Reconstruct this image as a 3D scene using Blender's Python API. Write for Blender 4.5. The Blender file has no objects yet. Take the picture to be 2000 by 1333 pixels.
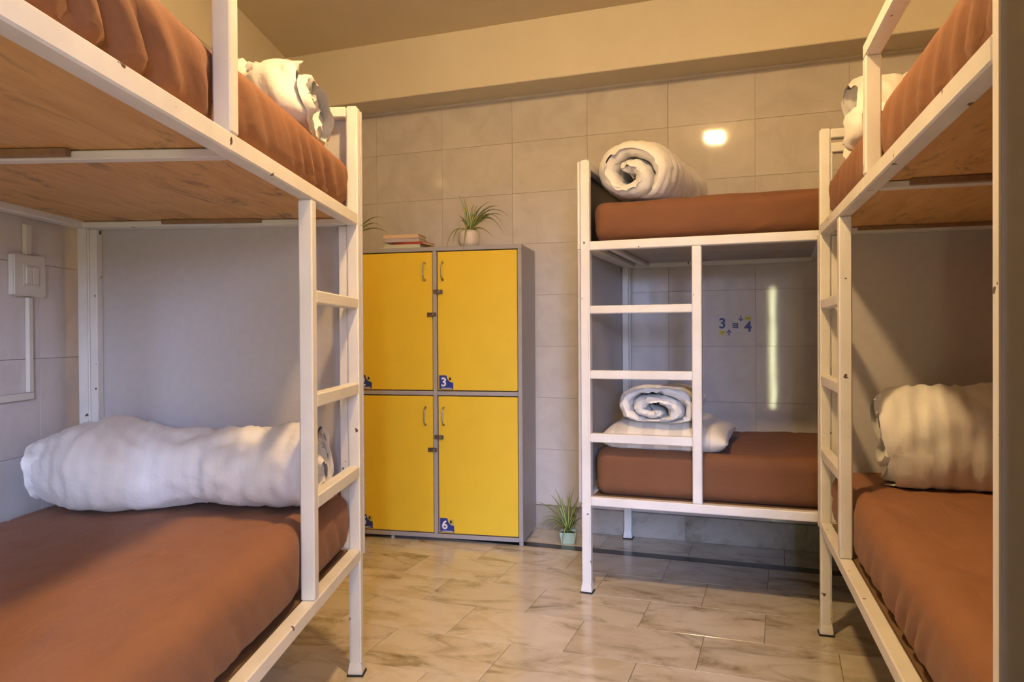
import bpy, bmesh, math, random
from mathutils import Vector, Matrix, noise
random.seed(7)
S = bpy.context.scene
COL = S.collection
R = math.radians

# ------------------------------------------------------------------ camera
CAM_H = 1.0941
cam_d = bpy.data.cameras.new('camera')
cam_d.sensor_width = 36.0
cam_d.lens = 1462.2 / 2000 * 36.0
cam_d.clip_start = 0.02
cam = bpy.data.objects.new('camera', cam_d)
COL.objects.link(cam)
cam.matrix_world = (Matrix.Translation((0, 0, CAM_H)) @ Matrix.Rotation(R(90) - 0.0080, 4, 'X')
                    @ Matrix.Rotation(-0.0059, 4, 'Z'))
S.camera = cam

# ------------------------------------------------------------------ world, light, exposure
world = bpy.data.worlds.new('world'); S.world = world
world.use_nodes = True
world.node_tree.nodes['Background'].inputs[0].default_value = (0.72, 0.82, 1.0, 1)
world.node_tree.nodes['Background'].inputs[1].default_value = 3.0
S.view_settings.view_transform = 'Standard'
S.view_settings.look = 'None'
S.view_settings.gamma = 1.0
S.view_settings.use_curve_mapping = False
S.view_settings.exposure = 0.06

LAMP_POS = (0.057, 1.70, 2.775)      # ceiling panel lamp (its reflection shows in the wall tiles)
LAMP_STRENGTH = 870.0
LAMP_COLOR = (1.0, 0.66, 0.30)
DAY_COLOR = (0.46, 0.58, 1.0)
DAY_POWER = 5900.0
REAR_Y = -1.30                      # wall behind the viewer
DOOR = (-0.13, 0.44, 0.0, 1.95)     # x0, x1, z0, z1 of the open doorway in it
SLIT = (-0.645, -0.565, 0.20, 1.64) # narrow window beside the doorway

# daylight: a patch of bright sky seen from inside through the doorway
dl = bpy.data.lights.new('daylight', 'AREA')
dl.shape = 'RECTANGLE'; dl.size = 6.3; dl.size_y = 2.4
dl.energy = DAY_POWER; dl.color = DAY_COLOR
dlo = bpy.data.objects.new('sky_daylight', dl); COL.objects.link(dlo)
dlo.location = (0.75, -8.0, 3.0)
dlo.rotation_euler = (R(90 - 12), 0, R(4))      # faces the doorway

# ------------------------------------------------------------------ materials
def mat(name):
    m = bpy.data.materials.new(name); m.use_nodes = True
    nt = m.node_tree
    return m, nt, nt.nodes['Principled BSDF']
def N(nt, t, **kw):
    n = nt.nodes.new(t)
    for k, v in kw.items():
        if k in n.inputs: n.inputs[k].default_value = v
        else: setattr(n, k, v)
    return n
def ramp(nt, stops):
    n = nt.nodes.new('ShaderNodeValToRGB')
    e = n.color_ramp.elements
    while len(e) < len(stops): e.new(0.5)
    for i, (p, c) in enumerate(stops):
        e[i].position = p; e[i].color = (c[0], c[1], c[2], 1)
    return n
def bump(nt, b, height, strength=0.3, dist=0.01):
    n = N(nt, 'ShaderNodeBump'); n.inputs['Strength'].default_value = strength
    n.inputs['Distance'].default_value = dist
    nt.links.new(height, n.inputs['Height']); nt.links.new(n.outputs[0], b.inputs['Normal'])
def coords(nt, scale=(1, 1, 1), rot=(0, 0, 0), rnd=0.0):
    tc = N(nt, 'ShaderNodeTexCoord'); mp = N(nt, 'ShaderNodeMapping')
    mp.inputs['Scale'].default_value = scale; mp.inputs['Rotation'].default_value = rot
    if rnd:
        oi = N(nt, 'ShaderNodeObjectInfo')
        mul = N(nt, 'ShaderNodeMath', operation='MULTIPLY'); mul.inputs[1].default_value = rnd
        nt.links.new(oi.outputs['Random'], mul.inputs[0])
        add = N(nt, 'ShaderNodeVectorMath', operation='ADD')
        nt.links.new(tc.outputs['Object'], add.inputs[0]); nt.links.new(mul.outputs[0], add.inputs[1])
        nt.links.new(add.outputs[0], mp.inputs[0])
    else:
        nt.links.new(tc.outputs['Object'], mp.inputs[0])
    return mp.outputs[0]
def noise_n(nt, vec, scale, detail=4, rough=0.55, dist=0.0):
    n = N(nt, 'ShaderNodeTexNoise')
    n.inputs['Scale'].default_value = scale; n.inputs['Detail'].default_value = detail
    n.inputs['Roughness'].default_value = rough; n.inputs['Distortion'].default_value = dist
    nt.links.new(vec, n.inputs['Vector']); return n.outputs['Fac']
def plain(name, c, rough=0.5, metal=0.0, var=0.06, vs=12.0):
    m, nt, b = mat(name)
    f = noise_n(nt, coords(nt), vs)
    r = ramp(nt, [(0.3, [x * (1 - var) for x in c]), (0.7, [min(1, x * (1 + var)) for x in c])])
    nt.links.new(f, r.inputs[0]); nt.links.new(r.outputs[0], b.inputs['Base Color'])
    b.inputs['Roughness'].default_value = rough; b.inputs['Metallic'].default_value = metal
    return m
def mix(nt, fac, a, c):
    n = N(nt, 'ShaderNodeMix', data_type='RGBA')
    if isinstance(fac, float): n.inputs[0].default_value = fac
    else: nt.links.new(fac, n.inputs[0])
    for i, v in ((6, a), (7, c)):
        if isinstance(v, tuple): n.inputs[i].default_value = (*v, 1)
        else: nt.links.new(v, n.inputs[i])
    return n.outputs[2]

def m_paint():
    m, nt, b = mat('white_enamel_paint')
    v = coords(nt, rnd=9.0)
    base = ramp(nt, [(0.3, (0.74, 0.71, 0.65)), (0.65, (0.84, 0.81, 0.76))])
    nt.links.new(noise_n(nt, v, 7, 5), base.inputs[0])
    chip = ramp(nt, [(0.735, (0, 0, 0)), (0.75, (1, 1, 1))])
    nt.links.new(noise_n(nt, v, 34, 2, 0.4), chip.inputs[0])
    nt.links.new(mix(nt, chip.outputs[0], base.outputs[0], (0.10, 0.06, 0.04)), b.inputs['Base Color'])
    b.inputs['Roughness'].default_value = 0.38
    bump(nt, b, noise_n(nt, v, 60, 3), 0.12, 0.004)
    return m
def m_ply(name, c1, c2, stain):
    m, nt, b = mat(name)
    v = coords(nt, (2.0, 14.0, 3.0), rnd=5.0)
    g = ramp(nt, [(0.3, c1), (0.7, c2)]); nt.links.new(noise_n(nt, v, 2.2, 6, 0.6, 0.6), g.inputs[0])
    st = ramp(nt, [(0.555, (0, 0, 0)), (0.66, (1, 1, 1))])
    nt.links.new(noise_n(nt, coords(nt, (2.0, 6.5, 3.0), rnd=3.0), 1.5, 7, 0.68, 1.2), st.inputs[0])
    n = N(nt, 'ShaderNodeMath', operation='MULTIPLY'); n.inputs[1].default_value = stain
    nt.links.new(st.outputs[0], n.inputs[0])
    nt.links.new(mix(nt, n.outputs[0], g.outputs[0], (0.10, 0.07, 0.045)), b.inputs['Base Color'])
    b.inputs['Roughness'].default_value = 0.6
    bump(nt, b, noise_n(nt, v, 9, 4), 0.15, 0.003)
    return m
def m_fabric(name, c, fine=900.0, sheen=0.04, rough=0.8):
    m, nt, b = mat(name)
    v = coords(nt)
    r = ramp(nt, [(0.3, [x * 0.92 for x in c]), (0.7, [min(1, x * 1.07) for x in c])])
    nt.links.new(noise_n(nt, v, 5, 5), r.inputs[0]); nt.links.new(r.outputs[0], b.inputs['Base Color'])
    b.inputs['Roughness'].default_value = rough; b.inputs['Sheen Weight'].default_value = sheen
    hx = N(nt, 'ShaderNodeMath', operation='MULTIPLY_ADD'); hx.inputs[1].default_value = 0.06
    nt.links.new(noise_n(nt, v, fine, 1), hx.inputs[0])
    nt.links.new(noise_n(nt, coords(nt, (1.0, 2.6, 1.6), (0, 0, R(18))), 7.5, 6, 0.55, 0.9), hx.inputs[2])
    bump(nt, b, hx.outputs[0], 0.30, 0.016)
    return m
def m_duvet(name, c, stripe, sw=150.0):
    m, nt, b = mat(name)
    v = coords(nt)
    w = N(nt, 'ShaderNodeTexWave', wave_type='BANDS', bands_direction='X')
    w.inputs['Scale'].default_value = sw / 20.0; w.inputs['Distortion'].default_value = 0.15
    nt.links.new(v, w.inputs['Vector'])
    st = ramp(nt, [(0.45, (0, 0, 0)), (0.55, (1, 1, 1))]); nt.links.new(w.outputs['Fac'], st.inputs[0])
    base = ramp(nt, [(0.35, [x * 0.95 for x in c]), (0.65, c)]); nt.links.new(noise_n(nt, v, 4, 4), base.inputs[0])
    k = N(nt, 'ShaderNodeMath', operation='MULTIPLY'); k.inputs[1].default_value = stripe
    nt.links.new(st.outputs[0], k.inputs[0])
    nt.links.new(mix(nt, k.outputs[0], base.outputs[0], (c[0] * 0.72, c[1] * 0.72, c[2] * 0.74)), b.inputs['Base Color'])
    rr = N(nt, 'ShaderNodeMapRange'); rr.inputs[3].default_value = 0.62; rr.inputs[4].default_value = 0.45
    nt.links.new(st.outputs[0], rr.inputs[0]); nt.links.new(rr.outputs[0], b.inputs['Roughness'])
    b.inputs['Sheen Weight'].default_value = 0.25
    bump(nt, b, noise_n(nt, v, 26, 5, 0.6), 0.28, 0.012)
    return m
def m_walltile():
    m, nt, b = mat('glazed_wall_tile')
    v = coords(nt, rnd=40.0)
    r = ramp(nt, [(0.28, (0.58, 0.53, 0.49)), (0.5, (0.65, 0.60, 0.56)), (0.72, (0.70, 0.65, 0.61))])
    nt.links.new(noise_n(nt, v, 5.5, 7, 0.62, 0.8), r.inputs[0])
    nt.links.new(r.outputs[0], b.inputs['Base Color'])
    b.inputs['Roughness'].default_value = 0.05
    b.inputs['Specular IOR Level'].default_value = 0.5
    bump(nt, b, noise_n(nt, v, 3.0, 2), 0.05, 0.01)
    return m
def m_marble(name, pale, mid, dark, rough=0.16):
    m, nt, b = mat(name)
    v = coords(nt, (1.0, 2.3, 1.0), (0, 0, R(-32)), rnd=30.0)
    n1 = noise_n(nt, v, 2.8, 9, 0.66, 1.1)
    r = ramp(nt, [(0.30, dark), (0.40, mid), (0.49, pale), (0.8, [min(1, x * 1.06) for x in pale])])
    nt.links.new(n1, r.inputs[0])
    n2 = noise_n(nt, coords(nt, (1.0, 1.5, 1.0), (0, 0, R(40)), rnd=17.0), 5.0, 6, 0.6, 0.5)
    mo = ramp(nt, [(0.36, (0.84, 0.79, 0.69)), (0.54, (1, 1, 1))]); nt.links.new(n2, mo.inputs[0])
    mu = N(nt, 'ShaderNodeMix', data_type='RGBA', blend_type='MULTIPLY'); mu.inputs[0].default_value = 1.0
    nt.links.new(r.outputs[0], mu.inputs[6]); nt.links.new(mo.outputs[0], mu.inputs[7])
    oi = N(nt, 'ShaderNodeObjectInfo')
    rr = N(nt, 'ShaderNodeMapRange'); rr.inputs[3].default_value = 0.86; rr.inputs[4].default_value = 1.08
    nt.links.new(oi.outputs['Random'], rr.inputs[0])
    mm = N(nt, 'ShaderNodeVectorMath', operation='SCALE')
    nt.links.new(mu.outputs[2], mm.inputs[0]); nt.links.new(rr.outputs[0], mm.inputs['Scale'])
    nt.links.new(mm.outputs[0], b.inputs['Base Color'])
    b.inputs['Roughness'].default_value = rough
    return m
def m_leaf():
    m, nt, b = mat('variegated_leaf')
    uv = N(nt, 'ShaderNodeUVMap'); sp = N(nt, 'ShaderNodeSeparateXYZ')
    nt.links.new(uv.outputs[0], sp.inputs[0])
    r = ramp(nt, [(0.0, (0.07, 0.13, 0.02)), (0.28, (0.09, 0.16, 0.025)), (0.36, (0.50, 0.50, 0.17)), (0.64, (0.50, 0.50, 0.17)), (0.72, (0.09, 0.16, 0.025)), (1.0, (0.07, 0.13, 0.02))])
    nt.links.new(sp.outputs[0], r.inputs[0]); nt.links.new(r.outputs[0], b.inputs['Base Color'])
    b.inputs['Roughness'].default_value = 0.45
    return m
def m_emit(name, c, s):
    m, nt, b = mat(name)
    b.inputs['Base Color'].default_value = (*c, 1)
    b.inputs['Emission Color'].default_value = (*c, 1); b.inputs['Emission Strength'].default_value = s
    return m

PAINT = m_paint()
PLY = m_ply('orange_plywood', (0.60, 0.31, 0.10), (0.74, 0.45, 0.17), 0.62)
PLYG = m_ply('whitewashed_board', (0.42, 0.38, 0.34), (0.52, 0.48, 0.43), 0.25)
WOOD = m_ply('raw_batten', (0.24, 0.135, 0.065), (0.34, 0.20, 0.10), 0.4)
DECK = m_ply('dark_plywood', (0.15, 0.085, 0.04), (0.22, 0.13, 0.065), 0.4)
PANEL = plain('grey_laminate', (0.53, 0.495, 0.48), 0.42, 0, 0.03, 40)
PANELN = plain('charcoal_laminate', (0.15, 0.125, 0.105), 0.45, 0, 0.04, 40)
PANELD = plain('dark_laminate', (0.045, 0.04, 0.04), 0.4, 0, 0.1, 20)
RUBBER = plain('black_rubber', (0.02, 0.02, 0.02), 0.7)
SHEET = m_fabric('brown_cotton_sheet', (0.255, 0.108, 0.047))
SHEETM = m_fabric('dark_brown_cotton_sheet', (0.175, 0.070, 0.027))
DUVET = m_duvet('white_satin_stripe_duvet', (0.80, 0.77, 0.73), 0.13)
PILLOWM = m_duvet('cream_striped_pillow', (0.74, 0.68, 0.58), 0.75, 55.0)
DUVETP = m_duvet('plain_white_duvet', (0.80, 0.77, 0.72), 0.06)
WTILE = m_walltile()
GROUT = plain('grey_grout', (0.36, 0.31, 0.26), 0.9)
PLASTER = plain('cream_wall_paint', (0.80, 0.72, 0.56), 0.75, 0, 0.03, 3)
CEILP = plain('ceiling_paint', (0.80, 0.69, 0.50), 0.8, 0, 0.03, 3)
BEAD = plain('white_plaster_bead', (0.72, 0.68, 0.60), 0.8)
MARBLE = m_marble('veined_marble', (0.66, 0.60, 0.50), (0.52, 0.46, 0.36), (0.24, 0.20, 0.135))
SKIRT = m_marble('grey_marble_skirting', (0.42, 0.39, 0.34), (0.30, 0.27, 0.22), (0.14, 0.12, 0.09), 0.3)
GRANITE = plain('black_granite', (0.028, 0.024, 0.02), 0.2, 0, 0.3, 80)
JOINT = plain('floor_joint', (0.17, 0.13, 0.09), 0.9)
YELLOW = plain('yellow_laminate', (0.83, 0.56, 0.035), 0.38, 0, 0.03, 6)
LGREY = plain('grey_locker_paint', (0.36, 0.34, 0.345), 0.42, 0, 0.05, 20)
GAPD = plain('dark_gap', (0.05, 0.04, 0.03), 0.8)
METAL = plain('brushed_metal', (0.55, 0.52, 0.48), 0.3, 1.0)
RUST = plain('rusty_latch', (0.16, 0.11, 0.08), 0.5, 0.7, 0.3, 60)
BLUE = plain('blue_print', (0.025, 0.045, 0.27), 0.4)
NAVY = plain('navy_print', (0.045, 0.055, 0.20), 0.5)
WHITE = plain('white_print', (0.82, 0.82, 0.82), 0.4)
BLACK = plain('black_print', (0.02, 0.02, 0.02), 0.5)
YPRINT = plain('yellow_print', (0.62, 0.50, 0.06), 0.5)
OLIVE = plain('olive_print', (0.24, 0.18, 0.03), 0.5)
PLASTIC = plain('ivory_plastic', (0.70, 0.67, 0.58), 0.4, 0, 0.03)
POTW = plain('white_ceramic', (0.66, 0.60, 0.53), 0.45, 0, 0.08, 25)
POTG = plain('mint_ceramic', (0.50, 0.66, 0.50), 0.4, 0, 0.05, 25)
SOIL = plain('soil', (0.05, 0.035, 0.025), 0.95, 0, 0.3, 60)
LEAF = m_leaf()
LAMPE = m_emit('lamp_diffuser', LAMP_COLOR, LAMP_STRENGTH)
FOLIAGE = m_emit('sunlit_window', (0.88, 0.90, 0.58), 24.0)
PAGES = plain('book_pages', (0.70, 0.60, 0.45), 0.8, 0, 0.1, 200)

# ------------------------------------------------------------------ helpers
def link(name, me, parent=None, m=None, loc=None, rz=None):
    o = bpy.data.objects.new(name, me); COL.objects.link(o)
    if m is not None and me is not None and not me.materials: me.materials.append(m)
    if parent: o.parent = parent
    if loc is not None: o.location = loc
    if rz is not None: o.rotation_euler = (0, 0, rz)
    return o
def tag(o, label=None, cat=None, group=None, kind=None):
    if label: o['label'] = label
    if cat: o['category'] = cat
    if group: o['group'] = group
    if kind: o['kind'] = kind
    return o
def thing(name, loc, rz, label, cat, group=None):
    o = bpy.data.objects.new(name, None); COL.objects.link(o)
    o.empty_display_size = 0.05
    o.location = loc; o.rotation_euler = (0, 0, rz)
    return tag(o, label, cat, group)
def mesh_from(verts, faces, name='mesh', smooth=False, uvs=None):
    me = bpy.data.meshes.new(name); me.from_pydata(verts, [], faces); me.update()
    if smooth:
        for p in me.polygons: p.use_smooth = True
    return me
_boxes = {}
def box_me(dx, dy, dz, bev=0.0, seg=1):
    k = (round(dx, 4), round(dy, 4), round(dz, 4), bev, seg)
    bm = bmesh.new(); bmesh.ops.create_cube(bm, size=1)
    bmesh.ops.scale(bm, vec=(dx, dy, dz), verts=bm.verts)
    if bev: bmesh.ops.bevel(bm, geom=bm.edges[:], offset=bev, segments=seg, affect='EDGES')
    me = bpy.data.meshes.new('box'); bm.to_mesh(me); bm.free(); return me
def box(name, x0, x1, y0, y1, z0, z1, m, parent=None, bev=0.0, seg=1):
    me = box_me(abs(x1 - x0), abs(y1 - y0), abs(z1 - z0), bev, seg); me.materials.append(m)
    return link(name, me, parent, None, ((x0 + x1) / 2, (y0 + y1) / 2, (z0 + z1) / 2))
def tri_text(body, size, bold=0.0):
    cu = bpy.data.curves.new('txt', 'FONT'); cu.body = body; cu.size = size; cu.offset = bold
    cu.align_x = 'CENTER'; cu.align_y = 'CENTER'; cu.resolution_u = 4
    o = bpy.data.objects.new('txt', cu); COL.objects.link(o)
    bpy.context.view_layer.update()
    me = bpy.data.meshes.new_from_object(o.evaluated_get(bpy.context.evaluated_depsgraph_get()))
    bpy.data.objects.remove(o); bpy.data.curves.remove(cu)
    v = [tuple(x.co) for x in me.vertices]; f = [tuple(p.vertices) for p in me.polygons]
    bpy.data.meshes.remove(me); return v, f
class Print:                       # flat print: coloured shapes on a thin sheet, x right, z up, faces -y
    def __init__(s): s.v = []; s.f = []; s.mi = []; s.mats = []; s.layer = 0
    def add(s, pts, faces, m):
        s.layer += 1; b = len(s.v); y = -0.0002 * s.layer
        if m not in s.mats: s.mats.append(m)
        s.v += [(p[0], y, p[1]) for p in pts]
        s.f += [tuple(b + i for i in f) for f in faces]; s.mi += [s.mats.index(m)] * len(faces)
    def poly(s, pts, m): s.add(pts, [tuple(range(len(pts)))], m)
    def rect(s, x0, x1, z0, z1, m): s.poly([(x0, z0), (x1, z0), (x1, z1), (x0, z1)], m)
    def text(s, body, size, x, z, m, bold=0.0):
        v, f = tri_text(body, size, bold); s.add([(p[0] + x, p[1] + z) for p in v], f, m)
    def build(s, name, parent=None, loc=None, rz=None):
        me = mesh_from(s.v, s.f, name)
        for m in s.mats: me.materials.append(m)
        for p, i in zip(me.polygons, s.mi): p.material_index = i
        return link(name, me, parent, None, loc, rz)
def tube_me(pts, r, n=8, cap=True):
    V = []; F = []; P = [Vector(p) for p in pts]
    for i, p in enumerate(P):
        t = (P[min(i + 1, len(P) - 1)] - P[max(i - 1, 0)]).normalized()
        a = t.orthogonal().normalized() if i == 0 else (a - t * a.dot(t)).normalized()
        b = t.cross(a)
        for k in range(n):
            an = 2 * math.pi * k / n; V.append(tuple(p + (a * math.cos(an) + b * math.sin(an)) * r))
    for i in range(len(P) - 1):
        for k in range(n):
            k2 = (k + 1) % n; F.append((i * n + k, i * n + k2, (i + 1) * n + k2, (i + 1) * n + k))
    if cap: F.append(tuple(range(n))[::-1]); F.append(tuple((len(P) - 1) * n + k for k in range(n)))
    return mesh_from(V, F, 'tube', True)
def lathe_me(prof, n=28, square=0.0):
    V = []; F = []
    for r, z in prof:
        for k in range(n):
            an = 2 * math.pi * k / n; c, s = math.cos(an), math.sin(an)
            q = 1.0
            if square: q = 1 / max(abs(c), abs(s)) * square + (1 - square)
            V.append((r * c * q, r * s * q, z))
    for i in range(len(prof) - 1):
        for k in range(n):
            k2 = (k + 1) % n; F.append((i * n + k, i * n + k2, (i + 1) * n + k2, (i + 1) * n + k))
    F.append(tuple(range(n))[::-1]); F.append(tuple((len(prof) - 1) * n + k for k in range(n)))
    return mesh_from(V, F, 'lathe', True)

# ------------------------------------------------------------------ geometry of the place (metres, from the photo's perspective)
WA = R(-19.91); WE = Vector((math.cos(WA), math.sin(WA), 0)); WN = Vector((math.sin(WA), -math.cos(WA), 0))
WP = Vector((0, 4.2785, 0))
CEIL = 2.775; SOFFIT = 2.449; BEAM = 0.229
LA = R(-92.61); LE = Vector((math.cos(LA), math.sin(LA), 0)); LV = Vector((LE.y, -LE.x, 0))
LP = Vector((-0.4889, 2.4335, 0))
LW = LP + LV * 0.962                       # a point of the left wall's tile face
def isect(p, d, q, e):
    den = d.x * e.y - d.y * e.x
    t = ((q.x - p.x) * e.y - (q.y - p.y) * e.x) / den
    return p + d * t
S_RIGHT = 2.70
BL = isect(LW, LE, WP, WE); S_LEFT = (BL - WP).dot(WE)
BRc = WP + WE * S_RIGHT
RL = isect(LW, LE, Vector((0, REAR_Y, 0)), Vector((1, 0, 0)))
RR = isect(BRc, WN, Vector((0, REAR_Y, 0)), Vector((1, 0, 0)))
ROOM = [BL, BRc, RR, RL]

def slab(name, poly, z0, z1, m, parent=None):
    n = len(poly); V = [(p.x, p.y, z0) for p in poly] + [(p.x, p.y, z1) for p in poly]
    F = [tuple(range(n)), tuple(range(2 * n - 1, n - 1, -1))] + [(i, i + n, (i + 1) % n + n, (i + 1) % n) for i in range(n)]
    me = mesh_from(V, F, name); me.materials.append(m)
    bm = bmesh.new(); bm.from_mesh(me); bmesh.ops.recalc_face_normals(bm, faces=bm.faces); bm.to_mesh(me); bm.free()
    return link(name, me, parent)
def grow(poly, d):
    c = sum(poly, Vector()) / len(poly)
    return [p + (p - c).normalized() * d for p in poly]
floor = tag(slab('floor', grow(ROOM, 0.25), -0.10, -0.0015, JOINT), 'floor laid with veined marble tiles', None, None, 'structure')
ceiling = tag(slab('ceiling', grow(ROOM, 0.25), CEIL, CEIL + 0.1, CEILP), 'plain tan painted ceiling', None, None, 'structure')

_tiles = {}
def tile_mesh(dx, dy, dz, m, bev):
    k = (round(dx, 3), round(dy, 3), round(dz, 3), m.name)
    if k not in _tiles:
        me = box_me(dx, dy, dz, bev); me.materials.append(m); _tiles[k] = me
    return _tiles[k]
def inside(p, poly, mrg):
    for i in range(len(poly)):
        a, b = poly[i], poly[(i + 1) % len(poly)]
        e = (b - a).normalized(); nrm = Vector((e.y, -e.x, 0))   # ROOM runs clockwise: this points inwards
        if (p - a).dot(nrm) < -mrg: return False
    return True
# floor tiles: rows parallel to the back wall, running bond as measured
TW, TH = 0.447, 0.295
rows = [(0.0, 0.285, 0.12), (0.36, 0.66, 0.05), (0.66, 0.955, 0.251), (0.955, 1.25, 0.05), (1.25, 1.545, 0.292), (1.545, 1.84, 0.101), (1.84, 2.135, 0.367)]
n0 = 2.135; offs = [0.13, 0.31, 0.06, 0.25]
k = 0
while n0 < 6.3:
    rows.append((n0, n0 + TH, offs[k % 4])); n0 += TH; k += 1
for (a0, a1, off) in rows:
    for k in range(-8, 8):
        s0 = off + k * TW
        c = WP + WE * (s0 + TW / 2) + WN * ((a0 + a1) / 2)
        if not inside(c, ROOM, 0.12): continue
        me = tile_mesh(TW - 0.0022, (a1 - a0) - 0.0022, 0.012, MARBLE, 0.0006)
        t = link('marble_tile', me, floor, None, (c.x, c.y, -0.006), WA)
st = box('border_strip', S_LEFT + 0.2, S_RIGHT, -0.358, -0.287, -0.012, 0.0004, GRANITE, floor)
st.location = WP + WE * ((S_LEFT + 0.2 + S_RIGHT) / 2) - WN * (-0.3225) + Vector((0, 0, -0.0058)); st.rotation_euler = (0, 0, WA)

TILE_W, TILE_H, TILE_Z, TILE_O = 0.4393, 0.2898, 2.1893, -0.8708
def wall(name, origin, rz, length0, length1, label, tiled=True, ztop=SOFFIT, zbot=0.135, x_off=0.0, holes=()):
    """local x along the wall, local y out of the room; tile face at y=0"""
    hs = sorted(holes)
    if not hs:
        w = box(name, length0, length1, 0.008, 0.16, 0, CEIL, GROUT if tiled else PLASTER)
        me = w.data
        me.transform(Matrix.Translation(w.location)); w.location = (0, 0, 0)
    else:
        (h0, h1, hz0, hz1) = hs[0]
        bm = bmesh.new()
        for (x0, x1, z0, z1) in ((length0, h0, 0, CEIL), (h1, length1, 0, CEIL), (h0, h1, 0, hz0), (h0, h1, hz1, CEIL)):
            r = bmesh.ops.create_cube(bm, size=1)
            bmesh.ops.scale(bm, vec=(x1 - x0, 0.152, z1 - z0), verts=r['verts'])
            bmesh.ops.translate(bm, vec=((x0 + x1) / 2, 0.084, (z0 + z1) / 2), verts=r['verts'])
        me = bpy.data.meshes.new(name); bm.to_mesh(me); bm.free(); me.materials.append(PLASTER)
        w = link(name, me)
    w.location = origin; w.rotation_euler = (0, 0, rz)
    tag(w, label, None, None, 'structure')
    if tiled:
        k0 = math.floor((length0 - x_off) / TILE_W) - 1; k1 = math.ceil((length1 - x_off) / TILE_W) + 1
        for k in range(k0, k1):
            a0 = max(length0, x_off + k * TILE_W); a1 = min(length1, x_off + (k + 1) * TILE_W)
            if a1 - a0 < 0.01: continue
            for j in range(-2, 9):
                z1 = min(ztop, TILE_Z - j * TILE_H); z0 = max(zbot, TILE_Z - (j + 1) * TILE_H)
                if z1 - z0 < 0.03:
                    continue
                if z0 - zbot < 0.03: z0 = zbot
                me = tile_mesh(a1 - a0 - 0.0012, 0.009, z1 - z0 - 0.0012, WTILE, 0.0005)
                link('wall_tile', me, w, None, ((a0 + a1) / 2, 0.0045, (z0 + z1) / 2))
        pl = box('plaster_band', length0, length1, 0.0, 0.010, ztop, CEIL, PLASTER, w)
    return w
wall_back = wall('wall_back', WP, WA, S_LEFT - 0.05, S_RIGHT + 0.1, 'back wall of glossy beige tiles', x_off=TILE_O)
lw_rz = math.atan2(-LE.y, -LE.x)
wl_len_far = (BL - LW).dot(-LE); wl_len_near = (RL - LW).dot(-LE)
wall_left = wall('wall_left', LW, lw_rz, wl_len_near - 0.1, wl_len_far + 0.02, 'left wall of beige tiles behind the left bunk bed', x_off=-0.167)
wall_right = wall('wall_right', BRc, math.atan2(WN.y, WN.x), -0.1, (RR - BRc).length + 0.1, 'plain right wall', tiled=False)
rx = lambda x: -(x - RR.x)
def multi_hole_wall(name, x0, x1, holes, label):
    bm = bmesh.new()
    def add(a, b, z0, z1):
        if b - a < 1e-4 or z1 - z0 < 1e-4: return
        r = bmesh.ops.create_cube(bm, size=1)
        bmesh.ops.scale(bm, vec=(b - a, 0.15, z1 - z0), verts=r['verts'])
        bmesh.ops.translate(bm, vec=((a + b) / 2, REAR_Y - 0.075, (z0 + z1) / 2), verts=r['verts'])
    c = x0
    for (h0, h1, z0, z1) in sorted(holes):
        add(c, h0, 0, CEIL); add(h0, h1, 0, z0); add(h0, h1, z1, CEIL); c = h1
    add(c, x1, 0, CEIL)
    me = bpy.data.meshes.new(name); bm.to_mesh(me); bm.free(); me.materials.append(PLASTER)
    return tag(link(name, me), label, None, None, 'structure')
wall_rear = multi_hole_wall('wall_rear', RL.x - 0.2, RR.x + 0.3, [DOOR, SLIT], 'rear wall with a doorway and a narrow window')
# added unseen return wall, blocks doorway daylight from the right bunk's near end
wall_blocker_inside = tag(box('wall_blocker_inside', 0.535, 1.80, REAR_Y, 0.655, 0, CEIL, PLASTER), 'added unseen return wall keeping daylight off the right bunk bed', None, None, 'structure')
outer = tag(box('wall_blocker_outside', 0.95, 1.85, -7.7, -7.4, 0, 4.6, PLASTER), 'added unseen wall outside the doorway blocking part of the daylight', None, None, 'structure')  # added out of view to hold sky light off the left bunk's ladder
dr = bpy.data.objects.new('door_1', None); COL.objects.link(dr)
tag(dr, 'open doorway with a white frame', None, None, 'structure')
dr.location = (0, REAR_Y - 0.075, 0)
for a in ((DOOR[0], DOOR[0] + .035, 0, DOOR[3]), (DOOR[1] - .035, DOOR[1], 0, DOOR[3]), (DOOR[0] + .035, DOOR[1] - .035, DOOR[3] - .035, DOOR[3])):
    box('door_frame', a[0], a[1], -.05, .05, a[2], a[3], PAINT, dr)
win = bpy.data.objects.new('window_1', None); COL.objects.link(win)
tag(win, 'narrow window with bright foliage outside', None, None, 'structure')
win.location = ((SLIT[0] + SLIT[1]) / 2, REAR_Y - 0.075, SLIT[2])
sw_, sh_ = (SLIT[1] - SLIT[0]) / 2, SLIT[3] - SLIT[2]
box('window_pane', -sw_, sw_, -.004, .004, 0, sh_, FOLIAGE, win)
for z0 in (0.35, 1.02): box('glazing_bar', -sw_, sw_, -.012, .012, z0, z0 + .02, PAINT, win)

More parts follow.
